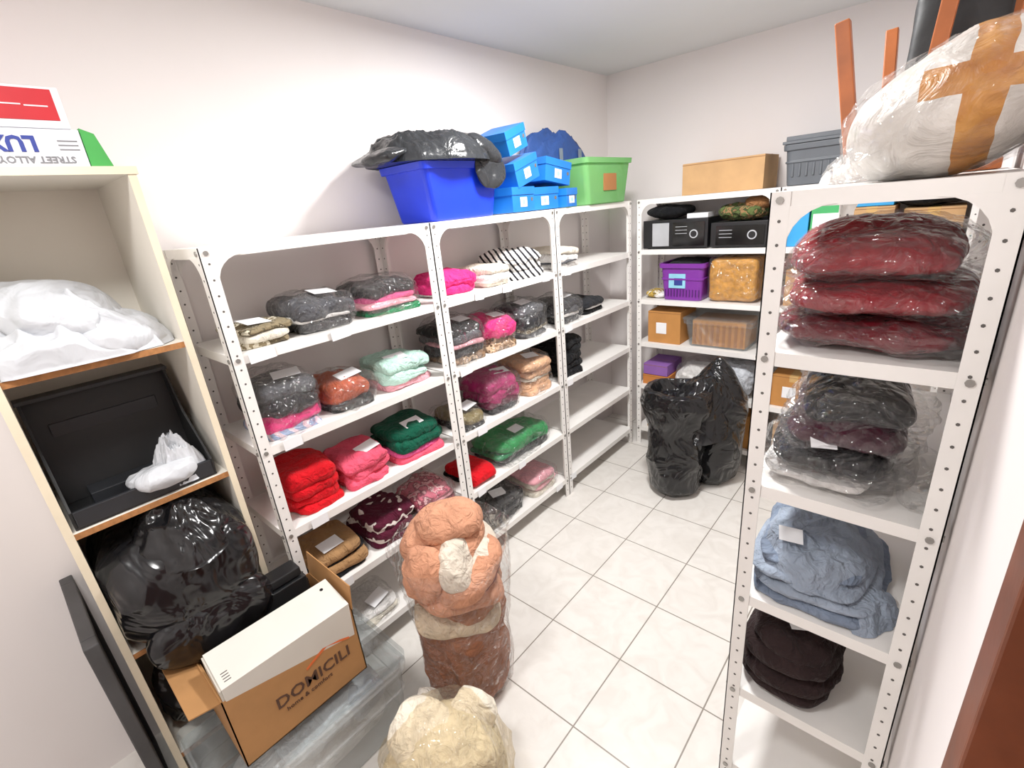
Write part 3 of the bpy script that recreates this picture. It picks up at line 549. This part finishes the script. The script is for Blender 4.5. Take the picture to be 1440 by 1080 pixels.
b=B(); b.box(-1.692,-1.60,.15,.50,.37,.72,bpl); b.box(-1.685,-1.605,.495,.505,.38,.70,bpl); b.box(-1.67,-1.62,.2,.4,.72,.727,bgl); b.box(-1.68,-1.61,.36,.49,.727,.76,bpl); b.done('black_computer_case',.006)
# clear sack stuffed with folded tan and peach clothes, spilling over the open top
bro=C('#9c654a'); bro2=C('#ad7656'); peach2=C('#cf9272'); cre=C('#d9c6aa'); dred=C('#8a3a30'); cw=C('#e2d6c4')
b=B(); cx,cy=-1.27,.93
b.sack(cx,cy,[(.001,.14),(.04,.168),(.15,.178),(.28,.172),(.38,.168),(.46,.15),(.50,.08),(.51,.01)],bro,seed=5,amp=.10,freq=2.9,vf=5,na=150,nz=100)
slabs=[(.0,.0,.40,.33,.33,.09,bro,(.08,.05,.3)),(.01,-.01,.46,.34,.33,.075,cre,(-.10,.12,.9)),(-.01,.01,.515,.34,.34,.08,bro2,(.14,-.10,.2)),
 (.03,-.01,.57,.34,.32,.075,peach2,(-.12,.18,1.2)),(-.01,.02,.62,.34,.34,.07,dred,(.10,.12,.5)),(.02,-.01,.665,.35,.34,.08,peach2,(.16,-.08,.1)),
 (-.01,.03,.715,.33,.33,.07,cw,(-.06,.16,.8)),(-.03,-.01,.765,.31,.30,.085,peach2,(.22,.06,.35)),(-.035,.03,.82,.25,.26,.075,peach2,(-.18,-.05,1.0))]
for i,(dx,dy,z,w_,l_,t_,mm,rt) in enumerate(slabs):
    b.blob((cx+dx,cy+dy,z),(w_,l_,t_*1.5),mm,rot=rt,n=46,p1=2.9,p2=2.6,amp=.017,freq=13,seed=400+i,ridge=i%2==0,octv=4,sag=.035)
b.blob((cx+.10,cy-.06,.72),(.10,.19,.17),cw,rot=(.35,-.35,.5),n=40,p1=3,amp=.014,freq=15,seed=431,ridge=True,octv=4)
b.blob((cx+.02,cy-.15,.70),(.17,.10,.20),peach2,rot=(-.25,.1,.2),n=40,p1=3,amp=.015,freq=15,seed=432,ridge=True,octv=4)
b.sack(cx,cy,[(.001,.15),(.06,.186),(.2,.194),(.34,.192),(.46,.200),(.58,.214),(.66,.220),(.72,.222),(.76,.235)],FILM,seed=6,amp=.08,freq=3.6,vf=5,na=130,nz=90,cap=False)
b.done('sack_of_brown_clothes',recalc=False)
b=B(); cx,cy=-.985,.560; cw2=C('#ece3d0'); cre2=C('#dfd3b6')
b.sack(cx,cy,[(.001,.15),(.05,.18),(.15,.19),(.24,.18),(.31,.14),(.35,.08),(.36,.01)],cre2,seed=18,amp=.13,freq=3,vf=6,na=130,nz=90)
for i,(dx,dy,z,s,mm,rt) in enumerate(((-.05,-.02,.30,.20,cw2,(.3,.3,.2)),(.07,.03,.29,.18,cre2,(-.3,.2,.9)),(.0,.09,.27,.18,cw2,(.2,-.4,1.6)),(-.02,-.10,.24,.18,cre2,(.6,.1,.4)),(.09,-.07,.23,.18,cw2,(.4,.5,2.2)),(-.12,.04,.24,.16,C('#efe9de'),(.1,-.5,2.9)))):
    b.blob((cx+dx,cy+dy,z),(s*1.3,s,s*.55),mm,rot=rt,n=36,p1=3,amp=.020,freq=14,seed=260+i,ridge=True,zmin=.002,octv=4)
b.sack(cx,cy,[(.001,.17),(.1,.21),(.2,.222),(.28,.205),(.36,.15),(.41,.06),(.43,.02)],film('cream_film','#fffaf0',.05,.34,.03),seed=8,amp=.09,freq=3.8,vf=6,na=120,nz=80); b.done('sack_of_cream_clothes',recalc=False)
# black garbage bags
b=B(); cx,cy=-1.17,2.82
b.sack(cx,cy,[(.001,.13),(.05,.18),(.18,.195),(.34,.185),(.46,.175),(.56,.20),(.66,.215),(.74,.20),(.75,.16),(.68,.12),(.66,.03)],BAG,seed=11,amp=.11,freq=2.3,na=130,nz=110,vf=4.5,octv=2)
b.sack(-1.0,3.08,[(.001,.11),(.04,.15),(.2,.17),(.45,.18),(.62,.19),(.72,.15),(.80,.10),(.90,.012)],BAG,seed=12,amp=.11,freq=2.2,na=130,nz=110,vf=4.5,octv=2)
b.heap((-1.07,2.97,.50),.40,.46,.31,BAG,seed=14,amp=.22,pw=2.6,k=1.3,peak=(.06,.06),hang=.10,nr=60,na=150,wob=.05,rfold=.05)
b.done('black_garbage_bag',recalc=False)
# ------------------------------------------------------------------ lights
def lamp(x,y,e,s):
    b=B(); fx=solid('fixture_white','#f2f2f2',.5); b.cyl((x,y,ZC-.03),(x,y,ZC-.001),s/2+.03,s/2+.03,fx,32); b.done('ceiling_or_fill_fixture')
    L=bpy.data.lights.new('ceiling_or_fill_lamp','AREA'); L.shape='DISK'; L.size=s; L.energy=e; L.color=(1,.985,.965)
    o=bpy.data.objects.new('ceiling_or_fill_lamp',L); o.location=(x,y,ZC-.035); sc.collection.objects.link(o)
lamp(-1.04,1.88,60,.36); lamp(-.90,-.15,25,.36)  # second call adds an unseen fill lamp and fixture to brighten the camera side
w=bpy.data.worlds.new('w'); sc.world=w; w.use_nodes=True; w.node_tree.nodes['Background'].inputs[0].default_value=(.8,.85,.9,1); w.node_tree.nodes['Background'].inputs[1].default_value=.3
# ------------------------------------------------------------------ camera
R=np.array([[0.7521483161824797,0.16329787444228444,-0.6384408466463369],[0.6528421287048676,-0.31670920759532895,0.6881078642280116],[-0.08983354302239802,-0.9343602528077541,-0.3448200291761948]])
cd=bpy.data.cameras.new('camera'); cd.sensor_width=36; cd.lens=672/1440*36; cd.clip_start=.02
co=bpy.data.objects.new('camera',cd); sc.collection.objects.link(co)
M=Matrix.Identity(4)
for i in range(3): M[i][0]=R[i,0]; M[i][1]=-R[i,1]; M[i][2]=-R[i,2]
M[2][3]=1.93; co.matrix_world=M; sc.camera=co
sc.view_settings.view_transform='Standard'; sc.view_settings.look='None'; sc.view_settings.exposure=.0; sc.view_settings.gamma=1.10
